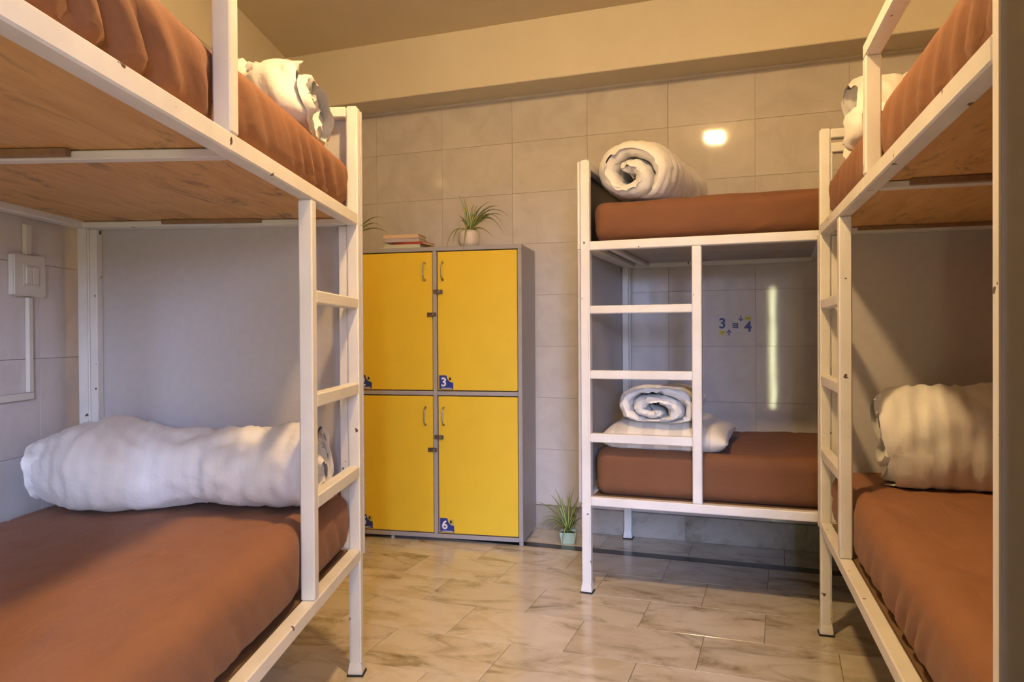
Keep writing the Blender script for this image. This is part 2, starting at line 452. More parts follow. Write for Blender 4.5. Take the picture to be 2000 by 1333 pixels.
# skirting, beam, plaster bead
bb = box('baseboard_back', S_LEFT, S_RIGHT, -0.008, 0.008, 0, 0.134, SKIRT)
bb.data.transform(Matrix.Translation(bb.location)); bb.location = WP; bb.rotation_euler = (0, 0, WA)
tag(bb, 'grey marble skirting along the foot of the back wall', None, None, 'structure')
for i in range(int((S_RIGHT - S_LEFT) / 0.6) + 1):
    a0 = S_LEFT + i * 0.6; a1 = min(a0 + 0.598, S_RIGHT)
    box('skirting_slab', a0, a1, -0.012, -0.006, 0.001, 0.133, SKIRT, bb, 0.001)
bl_ = box('baseboard_left', wl_len_near, wl_len_far - 0.02, -0.010, 0.008, 0, 0.134, SKIRT)
bl_.data.transform(Matrix.Translation(bl_.location)); bl_.location = LW; bl_.rotation_euler = (0, 0, lw_rz)
tag(bl_, 'grey marble skirting along the left wall', None, None, 'structure')
bm_ = box('trim_1', S_LEFT - 0.1, S_RIGHT + 0.05, -BEAM, 0.0, SOFFIT, CEIL, PLASTER, None, 0.004)
bm_.data.transform(Matrix.Translation(bm_.location)); bm_.location = WP; bm_.rotation_euler = (0, 0, WA)
tag(bm_, 'cream painted ceiling beam above the tiled back wall', None, None, 'structure')
tr2 = box('trim_2', S_LEFT, S_RIGHT, -0.008, 0.004, SOFFIT - 0.013, SOFFIT + 0.002, BEAD, None, 0.003)
tr2.data.transform(Matrix.Translation(tr2.location)); tr2.location = WP; tr2.rotation_euler = (0, 0, WA)
tag(tr2, 'rough white plaster bead where the tiles meet the beam', None, None, 'structure')

# ceiling lamp
def make_lamp(pos, label, m):
    lamp = thing('ceiling_lamp', pos, WA, label, 'lamp')
    box('lamp_base', -.055, .055, -.045, .045, -.030, 0, PLASTIC, lamp, 0.003)
    box('lamp_diffuser', -.060, .060, -.050, .050, -.075, -.0305, m, lamp, 0.008, 2)
make_lamp(LAMP_POS, 'square warm white ceiling lamp in the middle of the ceiling', LAMPE)

# ------------------------------------------------------------------ bunk beds
P = 0.038; H = 1.83; W = 0.9247; LEN = 1.858
ZLB, ZLT, ZUB, ZUT = 0.372, 0.409, 1.448, 1.486
BEDS = {'L': (LP, LA, -1), 'M': (Vector((0.2908, 3.1617, 0)), R(-19.94), 1), 'R': (Vector((1.121, 2.7341, 0)), R(-105.69), 1)}
def bp(b, u, v, z):
    o, a, s = BEDS[b]; e = Vector((math.cos(a), math.sin(a), 0)); n = Vector((-e.y, e.x, 0)) * s
    return o + e * u + n * v + Vector((0, 0, z))
def bunk(b, label, lad, guard, deck, upper_panel, guard_to):
    o, a, s = BEDS[b]
    t = thing('bunk_bed', o, a, label, 'bunk bed', 'white metal bunk beds')
    def pc(name, u0, u1, v0, v1, z0, z1, m=PAINT, parent=t, bev=0.0035, seg=1):
        return box(name, u0, u1, min(s * v0, s * v1), max(s * v0, s * v1), z0, z1, m, parent, bev, seg)
    cap = []
    for u in (0, LEN - P):
        for v in (0, W - P):
            q = pc('post', u, u + P, v, v + P, 0.03, H, bev=0.005, seg=2)
            c = q.location
            f = lathe_me([(0.0235, -0.004), (0.0235, 0.008), (0.0195, 0.034)], 4)
            f.transform(Matrix.Rotation(R(45), 4, 'Z') @ Matrix.Diagonal((1.36, 1.36, 1, 1)))
            for p in f.polygons: p.use_smooth = False
            fo = link('foot_cap', f, q, PAINT, (0, 0, -c.z + 0.008))
            fb = box('rubber_base', -.0265, .0265, -.0265, .0265, -c.z, -c.z + 0.007, RUBBER, q, 0.001)
    for v in (0, W - P):
        pc('side_rail', P, LEN - P, v, v + P, ZLB, ZLT); pc('side_rail', P, LEN - P, v, v + P, ZUB, ZUT)
    for u in (0.002, LEN - P + 0.002):
        for z0, z1 in ((ZLB, ZLT), (ZUB, ZUT), (H - 0.036, H - 0.002)):
            pc('end_rail', u, u + P - 0.004, P, W - P, z0, z1)
    for v0 in (P + 0.001, W - P - 0.026):
        pc('panel_strip', 0.001, 0.034, v0, v0 + 0.025, ZLT + 0.001, ZUB - 0.001, bev=0.002)
    for v0 in (P + 0.001, W - P - 0.026):
        pc('panel_strip', LEN - 0.034, LEN - 0.001, v0, v0 + 0.025, ZLT + 0.001, ZUB - 0.001, bev=0.002)
    pc('end_panel', -0.011, -0.001, -0.004, W + 0.004, 0.385, 1.452, PANEL, bev=0.001)
    if upper_panel: pc('upper_end_panel', -0.011, -0.001, -0.004, W + 0.004, 1.454, H - 0.008, PAINT if b == 'M' else upper_panel, bev=0.001)
    if b == 'M': pc('panel_liner', 0.0, 0.004, P + 0.001, W - P - 0.001, ZUT + 0.001, H - 0.037, upper_panel, bev=0)
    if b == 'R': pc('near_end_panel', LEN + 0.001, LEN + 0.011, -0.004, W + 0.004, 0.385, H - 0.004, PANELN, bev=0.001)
    # decks
    mid = 0.93 if b != 'R' else 0.885
    pc('plywood_deck', P + 0.002, LEN - P - 0.002, P + 0.002, W - P - 0.002, ZLT - 0.016, ZLT, DECK, bev=0)
    pc('plywood_board', P + 0.002, mid + 0.014, P + 0.002, W - P - 0.002, ZUT - 0.018, ZUT - 0.004, deck, bev=0)
    pc('plywood_board', mid + 0.016, LEN - P - 0.002, P + 0.002, W - P - 0.002, ZUT - 0.018, ZUT - 0.004, deck, bev=0)
    pc('cross_bar', mid, mid + 0.03, P, W - P, ZUB, ZUB + 0.018, bev=0.002)
    pc('cross_bar', P + 0.004, P + 0.030, P, W - P, ZUB, ZUB + 0.018, bev=0.002)
    pc('cross_bar', mid, mid + 0.03, P, W - P, ZLB, ZLB + 0.018, bev=0.002)
    if b == 'M': pc('cross_bar', 0.115, 0.140, P, W - P, ZUB, ZUB + 0.018, bev=0.002)
    elif b == 'L':
        pc('batten', mid + 0.032, mid + 0.05, 0.34, 0.80, ZUB + 0.004, ZUT - 0.019, WOOD, bev=0.001)
        pc('batten', P + 0.032, P + 0.044, 0.30, 0.62, ZUB + 0.006, ZUT - 0.019, WOOD, bev=0.001)
    else:
        pc('batten', mid + 0.032, mid + 0.05, 0.10, 0.60, ZUB + 0.004, ZUT - 0.019, WOOD, bev=0.001)
        pc('batten', P + 0.032, P + 0.044, 0.12, 0.70, ZUB + 0.006, ZUT - 0.019, WOOD, bev=0.001)
    # ladder and guard rail on the open side
    pc('ladder_post', lad, lad + P, 0.0005, P - 0.0005, ZLT + 0.0005, ZUB - 0.0005)
    for z0, z1 in ((0.640, 0.677), (0.907, 0.943), (1.181, 1.215)):
        pc('ladder_rung', P, lad, 0.001, P - 0.002, z0, z1)
    pc('guard_post', guard, guard + P, 0.0005, P - 0.0005, ZUT + 0.0005, 1.777)
    pc('guard_rail', guard, LEN - P, 0.001, P - 0.001, 1.777, 1.813)
    return t
bunk('L', 'white metal bunk bed along the left wall beside the yellow lockers', 0.470, 0.962, PLY, PANEL, 1)
bunk('M', 'white metal bunk bed standing along the tiled back wall', 0.459, 0.945, PLYG, PANELD, 1)
bunk('R', 'white metal bunk bed on the right, cut off by the right edge', 0.450, 0.888, PLY, None, 1)

# ------------------------------------------------------------------ mattresses
def nz(x, y, z, sc, seed=0.0):
    return noise.noise(Vector((x * sc + seed, y * sc + seed * 1.7, z * sc - seed)))
def rounded_grid(lx, ly, lz, r, step, disp):
    nx, ny, nz_ = max(2, int(lx / step)), max(2, int(ly / step)), max(4, int(lz / (step * 0.8)))
    V = []; F = []; idx = {}
    def vid(i, j, k):
        key = (i, j, k)
        if key not in idx:
            p = Vector((lx * (i / nx - .5), ly * (j / ny - .5), lz * (k / nz_ - .5)))
            q = Vector((max(-lx / 2 + r, min(lx / 2 - r, p.x)), max(-ly / 2 + r, min(ly / 2 - r, p.y)), max(-lz / 2 + r, min(lz / 2 - r, p.z))))
            d = p - q
            nrm = d.normalized() if d.length > 1e-9 else Vector((0, 0, 1))
            pp = q + nrm * r
            idx[key] = len(V); V.append(tuple(disp(pp, nrm)))
        return idx[key]
    for i in range(nx):
        for j in range(ny):
            F.append((vid(i, j, nz_), vid(i + 1, j, nz_), vid(i + 1, j + 1, nz_), vid(i, j + 1, nz_)))
            F.append((vid(i, j, 0), vid(i, j + 1, 0), vid(i + 1, j + 1, 0), vid(i + 1, j, 0)))
    for i in range(nx):
        for k in range(nz_):
            F.append((vid(i, 0, k), vid(i + 1, 0, k), vid(i + 1, 0, k + 1), vid(i, 0, k + 1)))
            F.append((vid(i, ny, k), vid(i, ny, k + 1), vid(i + 1, ny, k + 1), vid(i + 1, ny, k)))
    for j in range(ny):
        for k in range(nz_):
            F.append((vid(0, j, k), vid(0, j, k + 1), vid(0, j + 1, k + 1), vid(0, j + 1, k)))
            F.append((vid(nx, j, k), vid(nx, j + 1, k), vid(nx, j + 1, k + 1), vid(nx, j, k + 1)))
    return mesh_from(V, F, 'soft', True)
def mattress(b, u0, u1, v0, v1, z0, z1, label, fold, seed, step=0.018, rad=0.045, bulge=0.0, keep=()):
    o, a, s = BEDS[b]
    lx, ly, lz = u1 - u0, v1 - v0, z1 - z0
    def disp(p, n):
        up = max(0.0, n.z); side = math.sqrt(max(0, 1 - n.z * n.z))
        h = (p.z + lz / 2) / lz
        q = p.copy()
        # slightly domed, softly uneven top
        q.z += up * (0.010 * nz(p.x, p.y, 0, 2.2, seed) + 0.0035 * nz(p.x, p.y * 2.5, 0, 7, seed + 3) + 0.004)
        # long shallow creases over the top
        cr = nz(p.x * 0.5 + p.y * 2.2, p.y - p.x * 1.2, 0, 3.5, seed + 8)
        q.z += up * -0.005 * max(0, 1 - abs(cr) * 9)
        if side > 0.05:
            t = (p.x * abs(n.y) + p.y * abs(n.x))
            w = t - 0.95 * (h - .5) * lz + 0.010 * nz(t, p.z, 0, 6, seed)
            ph_ = w * 58 + 4.0 * nz(w, 0, 0, 2.7, seed + 1)
            am = max(0.0, min(1.0, 0.45 + 1.6 * nz(w, 0, 0, 2.3, seed + 5)))
            f = (0.5 + 0.5 * math.sin(ph_)) ** 2 * am
            f2 = 0.30 * max(0.0, 1 - abs(nz(w, 0, 0, 13, seed + 2)) * 5)
            q += Vector((n.x, n.y, 0)) * (-(f + f2) * fold * min(1.0, 1.25 * (1 - h) + 0.12) * min(1.0, 4 * h + 0.3) - 0.004 * (1 - h))
        if bulge and n.y < 0:
            k = 1.0
            for ku in keep: k *= 1 - math.exp(-((p.x + (u0 + u1) / 2 - ku) / 0.055) ** 2)
            q.y += n.y * bulge * (1 - (2 * h - 1) ** 2) ** 0.6 * k
        return q
    me = rounded_grid(lx, ly, lz, rad, step, disp)
    lo = min(v.co.z for v in me.vertices)
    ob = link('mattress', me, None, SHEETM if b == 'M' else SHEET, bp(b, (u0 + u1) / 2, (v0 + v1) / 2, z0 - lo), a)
    if s < 0:
        me.transform(Matrix.Diagonal((1, -1, 1, 1))); me.flip_normals()
    tag(ob, label, 'mattress', 'mattresses in brown fitted sheets')
    return ob
UZ = ZUT - 0.004
mattress('L', 0.006, 1.815, 0.041, 0.885, UZ + .006, 1.664, 'brown sheeted mattress on the upper bunk of the left bed', 0.026, 1.3, bulge=0.026, keep=(0.0, 0.981, 1.84))
mattress('L', 0.042, 1.815, 0.041, 0.888, ZLT + .001, 0.600, 'brown sheeted mattress on the lower bunk of the left bed', 0.013, 4.1, bulge=0.022, keep=(0.0, 0.489, 1.84))
mattress('M', 0.042, 1.815, 0.041, 0.885, UZ + .006, 1.656, 'brown sheeted mattress on the upper bunk by the back wall', 0.006, 7.7, bulge=0.015, keep=(0.0, 0.964, 1.84))
mattress('M', 0.046, 1.815, 0.041, 0.885, ZLT + .001, 0.602, 'brown sheeted mattress on the lower bunk by the back wall', 0.003, 9.2)
mattress('R', 0.042, 1.815, 0.041, 0.885, UZ + .006, 1.660, 'brown sheeted mattress on the upper bunk of the right bed', 0.014, 12.5, bulge=0.022, keep=(0.0, 0.907, 1.84))
mattress('R', 0.050, 1.815, 0.044, 0.888, ZLT + .001, 0.604, 'brown sheeted mattress on the lower bunk of the right bed', 0.012, 15.9, bulge=0.022, keep=(0.0, 0.469, 1.84))

# ------------------------------------------------------------------ bedding
def roll(name, label, cat, pos, rz, L, ry, rzr, turns, m, seed, crease=0.006, lump=0.018, gather=0.0, group=None, taper=None, ns=46, nt=54, start=0.0, tele=0.03, floor_k=0.62, cap=0.055, r_in=0.16, gfreq=62.0, big=0.0):
    """a puffy sheet rolled up along local x; rests on z=0"""
    r_out = 0.80
    th = (r_out - r_in) / turns * 0.98
    Ntot = int(ns * turns); V = []; F = []
    def pt(i, j, side):
        f = i / Ntot; ph = start + f * turns * 2 * math.pi
        t = -1 + 2 * j / nt
        tt = math.copysign(abs(t) ** 0.8, t)
        r = r_in + (r_out - r_in) * f
        hh = th / 2 * (max(0.0, 1 - abs(tt) ** (1 / cap * 0.8)) ** 0.5)
        e = min(1.0, min(f, 1 - f) * turns * 7); hh *= math.sqrt(max(0, 1 - (1 - e) ** 2))
        rr = r + side * hh
        ext = 1 + tele * noise.noise(Vector((ph * 0.7, seed, side * 0.3))) * 2
        x = tt * L / 2 * ext
        y, z = rr * math.cos(ph), rr * math.sin(ph)
        k = taper(tt) if taper else 1.0
        y *= ry / 0.98 * k; z *= rzr / 0.98 * k
        p = Vector((x, y, z))
        l = Vector((nz(x, y, z, 5, seed), nz(x, y, z, 5, seed + 9), nz(x, y, z, 5, seed + 17))) * lump
        c1 = nz(x * 1.0, y * 2.2 + x, z * 2.2 - x, 11, seed + 4); c1 = (1 - min(1, abs(c1) * 5)) 
        g = math.sin(x * gfreq + 5 * nz(x, y * .4, z * .4, 6, seed + 2) + ph) * gather * (0.4 + 0.6 * abs(nz(x, y, z, 4, seed + 6)) * 2)
        rad = Vector((0, y, z)); rad = rad.normalized() if rad.length > 1e-6 else Vector((0, 0, 1))
        edge = 1 - min(1, max(0, (abs(tt) - 0.80) / 0.2))
        an = math.atan2(z, y)
        c2 = nz(x * 1.5 + 0.10 * math.sin(an), 0.16 * math.cos(an) + x * 0.9, 0.16 * math.sin(an) - x * 0.5, 6.5, seed + 12)
        c2 = (1 - min(1, abs(c2) * 4.5)) ** 1.5
        p += l + rad * side * (-c1 * crease - c2 * big + g * max(0.25, edge))
        p += Vector((1, 0, 0)) * (1 - edge) * math.copysign(0.008, t) * nz(ph, r * 9, 0, 2.0, seed)
        return p
    for side in (1, -1):
        b0 = len(V)
        for i in range(Ntot + 1):
            for j in range(nt + 1): V.append(pt(i, j, side))
        for i in range(Ntot):
            for j in range(nt):
                q = (b0 + i * (nt + 1) + j, b0 + i * (nt + 1) + j + 1, b0 + (i + 1) * (nt + 1) + j + 1, b0 + (i + 1) * (nt + 1) + j)
                F.append(q if side > 0 else q[::-1])
    fl = -rzr * floor_k
    out = []
    for p in V:
        z = p.z
        if z < fl + 0.03:
            d = fl + 0.03 - z; z = fl + 0.03 - 0.03 * (1 - math.exp(-d / 0.03))
        out.append((p.x, p.y, z - fl))
    lo = min(v[2] for v in out); out = [(x, y, z - lo) for x, y, z in out]
    me = mesh_from(out, F, name, True)
    bm = bmesh.new(); bm.from_mesh(me); bmesh.ops.remove_doubles(bm, verts=bm.verts, dist=0.0004)
    bmesh.ops.recalc_face_normals(bm, faces=bm.faces); bm.to_mesh(me); bm.free()
    for p in me.polygons: p.use_smooth = True
    ob = link(name, me, None, m, pos, rz)
    return tag(ob, label, cat, group)
GD = 'rolled white duvets on the bunks'
aL, aM, aR = BEDS['L'][1], BEDS['M'][1], BEDS['R'][1]
# left lower: long roll across the bed
def tL(t): return 1.0 - 0.10 * math.exp(-((t + 0.15) / 0.28) ** 2) + 0.10 * math.exp(-((t - 0.45) / 0.35) ** 2) - 0.22 * max(0, t - 0.72) / 0.28
roll('duvet', 'long rolled white duvet lying across the left lower bunk', 'duvet', bp('L', 0.285, 0.455, 0.604), aL - R(90), 0.80, 0.185, 0.168, 2.6, DUVET, 3.1, 0.007, 0.024, 0.003, GD, tL, start=R(44), gfreq=90, big=0.012)
roll('duvet', 'loosely bundled white duvet on the left upper bunk', 'duvet', bp('L', 0.245, 0.42, 1.666), aL - R(90), 0.68, 0.200, 0.140, 2.0, DUVETP, 21.0, 0.014, 0.040, 0.003, GD, start=R(60), tele=0.08, big=0.02)
roll('duvet', 'white duvet rolled into an open spiral on the back upper bunk', 'duvet', bp('M', 0.235, 0.385, 1.660), aM + R(90) - R(10), 0.62, 0.195, 0.178, 1.6, DUVETP, 33.0, 0.008, 0.016, 0.0, GD, start=R(30), floor_k=0.72, r_in=0.12, big=0.008)
roll('duvet', 'flattened rolled duvet on a striped pillow, back lower bunk', 'duvet', bp('M', 0.285, 0.30, 0.722), aM + R(90), 0.46, 0.205, 0.105, 2.2, DUVETP, 41.0, 0.012, 0.028, 0.0, GD, start=R(188), r_in=0.10, big=0.010)
roll('duvet', 'gathered white duvet roll on the right lower bunk', 'duvet', bp('R', 0.285, 0.52, 0.610), aR + R(90), 0.72, 0.19, 0.225, 2.6, DUVET, 52.0, 0.006, 0.020, 0.0045, GD, start=R(44), tele=0.05, gfreq=150, big=0.010)
roll('duvet', 'crumpled white duvet on the right upper bunk', 'duvet', bp('R', 0.235, 0.43, 1.666), aR + R(90), 0.70, 0.185, 0.185, 2.0, DUVETP, 63.0, 0.014, 0.032, 0.004, GD, start=R(180), tele=0.08, big=0.015)
def pillow(label, pos, rz, lx, ly, h, m, seed):
    n = 40; V = []; F = []
    def pt(i, j, s):
        a, b = -1 + 2 * i / n, -1 + 2 * j / n
        t = max(0, (1 - abs(a) ** 3.2)) ** 0.55 * max(0, (1 - abs(b) ** 3.2)) ** 0.55
        x = a * lx / 2 * (1 - 0.06 * (1 - abs(b)) * abs(a)); y = b * ly / 2 * (1 - 0.06 * (1 - abs(a)) * abs(b))
        z = s * h / 2 * t
        z += (0.012 * nz(x, y, s, 7, seed) - 0.006 * max(0, 1 - 6 * abs(nz(x, y * 2, s, 9, seed + 2)))) * t
        if s < 0: z = -h * 0.22 * min(1, t * 2.2)
        return (x, y, z + h * 0.22)
    for s in (1, -1):
        b0 = len(V)
        V += [pt(i, j, s) for i in range(n + 1) for j in range(n + 1)]
        for i in range(n):
            for j in range(n):
                q = (b0 + i * (n + 1) + j, b0 + (i + 1) * (n + 1) + j, b0 + (i + 1) * (n + 1) + j + 1, b0 + i * (n + 1) + j + 1)
                F.append(q if s > 0 else q[::-1])
    me = mesh_from(V, F, 'pillow', True)
    bm = bmesh.new(); bm.from_mesh(me); bmesh.ops.remove_doubles(bm, verts=bm.verts, dist=0.0003); bm.to_mesh(me); bm.free()
    for p in me.polygons: p.use_smooth = True
    return tag(link('pillow', me, None, m, pos, rz), label, 'pillow')
pillow('cream striped pillow under the rolled duvet, back lower bunk', bp('M', 0.325, 0.325, 0.606), aM, 0.54, 0.55, 0.19, PILLOWM, 5.0)

# ------------------------------------------------------------------ lockers
LK = Vector((0.040, 3.860, 0)); LKA = R(-13.0); LKD = 0.35; LKH = 1.563
lk = thing('locker_cabinet', LK, LKA, 'grey locker cabinet with yellow numbered doors against the back wall', 'locker')
CW = 0.461; RX = 0.012; LX = RX - 3 * CW - 0.022
T = 0.022
def lbox(name, x0, x1, y0, y1, z0, z1, m, parent=lk, bev=0.002): return box(name, x0, x1, y0, y1, z0, z1, m, parent, bev)
lbox('side_panel', RX - T, RX, 0, LKD, 0.02, LKH - T, LGREY); lbox('side_panel', LX, LX + T, 0, LKD, 0.02, LKH - T, LGREY)
lbox('top_panel', LX, RX, 0, LKD, LKH - T, LKH, LGREY); lbox('bottom_panel', LX + T, RX - T, 0, LKD, 0.02, 0.042, LGREY)
lbox('back_panel', LX + T, RX - T, LKD - 0.01, LKD - 0.001, 0.042, LKH - T, LGREY)
for i in (1, 2):
    xd = RX - i * CW
    lbox('divider', xd - T, xd, 0, LKD - 0.011, 0.042, LKH - T, LGREY)
for x in (RX - 0.012, RX - CW - .01 - 0.25, LX + 0.012):
    link('foot', lathe_me([(0.010, 0), (0.012, 0.004), (0.012, 0.021)], 12), lk, LGREY, (x, 0.014, 0))
    link('foot', lathe_me([(0.010, 0), (0.012, 0.004), (0.012, 0.021)], 12), lk, LGREY, (x, LKD - 0.02, 0))
for i in range(3):
    x1 = RX - i * CW - (T if i == 0 else 0) ; x0 = RX - (i + 1) * CW
    if i == 0: pass
    else: x1 -= T
    lbox('shelf', x0, x1, 0, LKD - 0.012, 0.777, 0.799, LGREY)
    for (z0, z1, num) in ((0.799, LKH - T, str(3 - i)), (0.042, 0.777, str(6 - i))):
        d = lbox('door', x0 + 0.005, x1 - 0.004, 0.004, 0.020, z0 + 0.005, z1 - 0.005, YELLOW, lk, 0.0015)
        cx, cy, cz = d.location
        rel = lambda x, y, z: (x - cx, y - cy, z - cz)
        hs = x0 + 0.034 if i == 0 else x1 - 0.045
        zt = 1.480 if num in '123' else 0.712
        pts = []
        for k in range(15):
            w = k / 14
            pts.append(rel(hs, 0.004 - 0.024 * min(1, math.sin(math.pi * w) * 2.2) ** 0.7, zt - 0.092 * w))
        link('handle', tube_me(pts, 0.0042), d, METAL)
        for e in (0, 1):
            hb = link('handle_base', tube_me([rel(hs, 0.004, zt - 0.092 * e), rel(hs, 0.0005, zt - 0.092 * e)], 0.0065), d, METAL)
        if i < 2:
            if i == 0: lx, zz, dr = (x0 - 0.016, 1.325 if num == '3' else 0.555, 1)
            else: lx, zz, dr = (x1 - 0.030, 1.205 if num == '2' else 0.487, 1)
            h = lbox('hasp', lx, lx + 0.050, -0.006, -0.0005, zz - 0.011, zz + 0.011, RUST, lk, 0.001)
            hr = lbox('hasp_staple', lx + 0.030, lx + 0.040, -0.016, -0.006, zz - 0.008, zz + 0.008, METAL, lk, 0.002)
            for q in (h, hr):
                q.parent = d; q.location = (q.location[0] - cx, q.location[1] - cy, q.location[2] - cz)
        pr = Print()
        w, hh = 0.078, 0.074
        out = [(0, 0), (w, 0), (w, 0.036)]
        for k in range(9):
            an = R(90) * k / 8; out.append((w - 0.002 - 0.034 * math.sin(an), 0.036 + (hh - 0.038) * (1 - math.cos(an))))
        out += [(0.036, hh), (0, hh)]
        if num in '456': pr.poly([(w - 0.036, hh - 0.036), (w, 0.034), (w, hh - 0.006), (w - 0.036, hh - 0.006)], YPRINT)
        pr.poly(out, BLUE)
        pr.text(num, 0.064, 0.026, 0.036, WHITE, 0.0016)
        pr.rect(0.012, w - 0.008, 0.004, 0.0075, WHITE)
        lx_, lz_ = w - 0.018, hh - 0.018
        pr.poly([(lx_ - .006, lz_ - .008), (lx_ + .006, lz_ - .008), (lx_ + .006, lz_ + .002), (lx_ - .006, lz_ + .002)], BLACK)
        pr.poly([(lx_ - .0045, lz_ + .002), (lx_ + .0045, lz_ + .002), (lx_ + .0035, lz_ + .008), (lx_ - .0035, lz_ + .008)], BLACK)
        pr.build('number_sticker', d, rel(x0 + 0.010, 0.0036, z0 + 0.010))

# ------------------------------------------------------------------ books on the locker
def lkp(x, y, z): # locker local to world
    e = Vector((math.cos(LKA), math.sin(LKA), 0)); n = Vector((-e.y, e.x, 0)); return LK + e * x + n * y + Vector((0, 0, z))
def book(label, pos, rz, lx, ly, h, cover, spine):
    t = thing('book', pos, rz, label, 'book', 'books stacked on the lockers')
    c = 0.0022
    box('pages', -lx / 2 + 0.003, lx / 2 - 0.003, -ly / 2 + c, ly / 2 - 0.003, c, h - c, PAGES, t)
    box('cover', -lx / 2, lx / 2, -ly / 2, ly / 2, 0, c, cover, t); box('cover', -lx / 2, lx / 2, -ly / 2, ly / 2, h - c, h, cover, t)
    box('spine', -lx / 2, lx / 2, -ly / 2 - 0.0005, -ly / 2 + c, 0.0003, h - 0.0003, spine, t)
    return t
BKR = plain('book_red', (0.42, 0.06, 0.04), 0.5); BKO = plain('book_orange', (0.60, 0.33, 0.14), 0.5); BKL = plain('book_lilac', (0.46, 0.40, 0.42), 0.5)
BKG = plain('book_white_green', (0.52, 0.55, 0.42), 0.5); BKP = plain('book_peach', (0.66, 0.48, 0.32), 0.5); BKN = plain('book_brown', (0.34, 0.17, 0.08), 0.5)
bx, by = -0.655, 0.09
book('pale green book at the bottom of the stack on the lockers', lkp(bx + 0.005, by, LKH + 0.0005), LKA + R(3), 0.200, 0.145, 0.020, BKG, BKG)
book('red paperback second from the bottom of the stack on the lockers', lkp(bx + 0.045, by + 0.005, LKH + 0.021), LKA + R(-9), 0.185, 0.140, 0.013, BKO, BKR)
book('lilac grey book second from the top of the stack on the lockers', lkp(bx, by + 0.005, LKH + 0.0345), LKA + R(4), 0.192, 0.145, 0.020, BKL, BKL)
book('peach covered book on top of the stack on the lockers', lkp(bx - 0.003, by, LKH + 0.055), LKA + R(2), 0.196, 0.140, 0.020, BKN, BKP)

# ------------------------------------------------------------------ spider plants
def leaf_me(ctrl, width):
    """ctrl: list of Vectors (base, mid, tip) -> arched, V-folded tapering blade"""
    n = 12; V = []; F = []; uv = []
    a, b, c = ctrl
    for i in range(n + 1):
        t = i / n; p = a * (1 - t) ** 2 + b * 2 * t * (1 - t) + c * t * t
        d = ((b - a) * (1 - t) + (c - b) * t).normalized()
        up = Vector((0, 0, 1)) if abs(d.z) < 0.9 else Vector((0.3, -0.9, 0.2))
        sd = d.cross(up).normalized(); nn = sd.cross(d).normalized()
        # turn the blade a little towards the viewer
        w = width * (0.55 + 0.45 * math.sin(math.pi * min(1, t * 1.3 + 0.15))) * (1 - t ** 4 * 0.95)
        sd = (sd + nn * 0.5).normalized(); nn = sd.cross(d).normalized()
        V += [p - sd * w + nn * w * 0.35, p, p + sd * w + nn * w * 0.35]
    for i in range(n):
        for k in (0, 1):
            F.append((i * 3 + k, i * 3 + k + 1, (i + 1) * 3 + k + 1, (i + 1) * 3 + k))
    me = mesh_from([tuple(v) for v in V], F, 'leaf', True)
    ul = me.uv_layers.new(name='UVMap')
    for p in me.polygons:
        for li in p.loop_indices:
            vi = me.loops[li].vertex_index; ul.data[li].uv = ((vi % 3) / 2.0, (vi // 3) / n)
    me.materials.append(LEAF)
    return me
def plant(name, label, pos, pot_me, pot_m, rim, soil_r, leaves, width, scale):
    t = thing(name, pos, 0, label, 'potted plant')
    link('pot', pot_me, t, pot_m)
    so = mesh_from([(soil_r * math.cos(i * math.pi / 8), soil_r * math.sin(i * math.pi / 8), rim - 0.008) for i in range(16)], [tuple(range(16))], 'soil')
    link('soil', so, t, SOIL)
    for (mx, mz, tx, tz, dep) in leaves:       # px offsets right/up from the rim centre, metres of depth towards the viewer
        a = Vector((mx * scale * 0.06, -dep * 0.1, rim - 0.008)); b = Vector((mx * scale, -dep * 0.6, rim + mz * scale)); c = Vector((tx * scale, -dep, rim + tz * scale))
        link('leaf', leaf_me((a, b, c), width), t)
    return t
s1 = 4.0 / 1462
pot1 = lathe_me([(0.020, 0.0), (0.046, 0.006), (0.056, 0.028), (0.060, 0.055), (0.056, 0.080), (0.046, 0.094), (0.041, 0.094), (0.040, 0.084)], 32)
LV1 = [(-8, 48, -20, 72, -.02), (-2, 45, -12, 66, .02), (-34, 16, -44, -38, .05), (-26, 14, -30, -30, .08), (-2, 30, -8, -58, .21),
       (40, 70, 84, 20, .02), (40, 62, 72, 0, .05), (36, 60, 70, -8, -.04), (26, 16, 48, -18, .04), (20, 8, 22, -22, .08),
       (16, 50, 40, 56, .0), (22, 52, 52, 52, -.05), (10, 40, 18, 48, .03), (14, 46, 26, 50, -.02), (26, 50, 60, 44, .06), (30, 44, 58, 36, -.08),
       (-14, 34, -26, 28, .02), (-16, 38, -22, 10, -.03), (4, 44, 10, 52, .0), (28, 30, 38, 8, .06), (44, 50, 66, 28, -.02), (-10, 30, -16, 20, .07), (8, 36, 2, 50, -.06), (34, 36, 52, 10, .10)]
plant('spider_plant', 'spider plant in a round white pot on top of the lockers', lkp(-0.298, 0.105, LKH), pot1, POTW, 0.094, 0.040, LV1, 0.0062, s1)
LV2 = [(40, 50, 66, 34, .0), (50, 30, 82, -4, .04), (44, 40, 64, 14, .03), (-20, 40, -40, 30, .02), (-30, 20, -46, -20, .04), (0, 50, -6, 70, .0), (10, 48, 20, 60, -.04), (-12, 46, -24, 58, .03), (16, 24, 26, -10, .08), (-16, 20, -20, -24, .08)]
plant('spider_plant', 'spider plant half hidden behind the left bunk bed post on the lockers', lkp(-0.985, 0.12, LKH), pot1.copy(), POTW, 0.094, 0.040, LV2, 0.0062, s1)
s2 = 4.0 / 1462
pot2 = lathe_me([(0.030, 0.0), (0.034, 0.004), (0.043, 0.056), (0.043, 0.060), (0.037, 0.060), (0.036, 0.050)], 16, 1.0)
for p in pot2.polygons: p.use_smooth = False
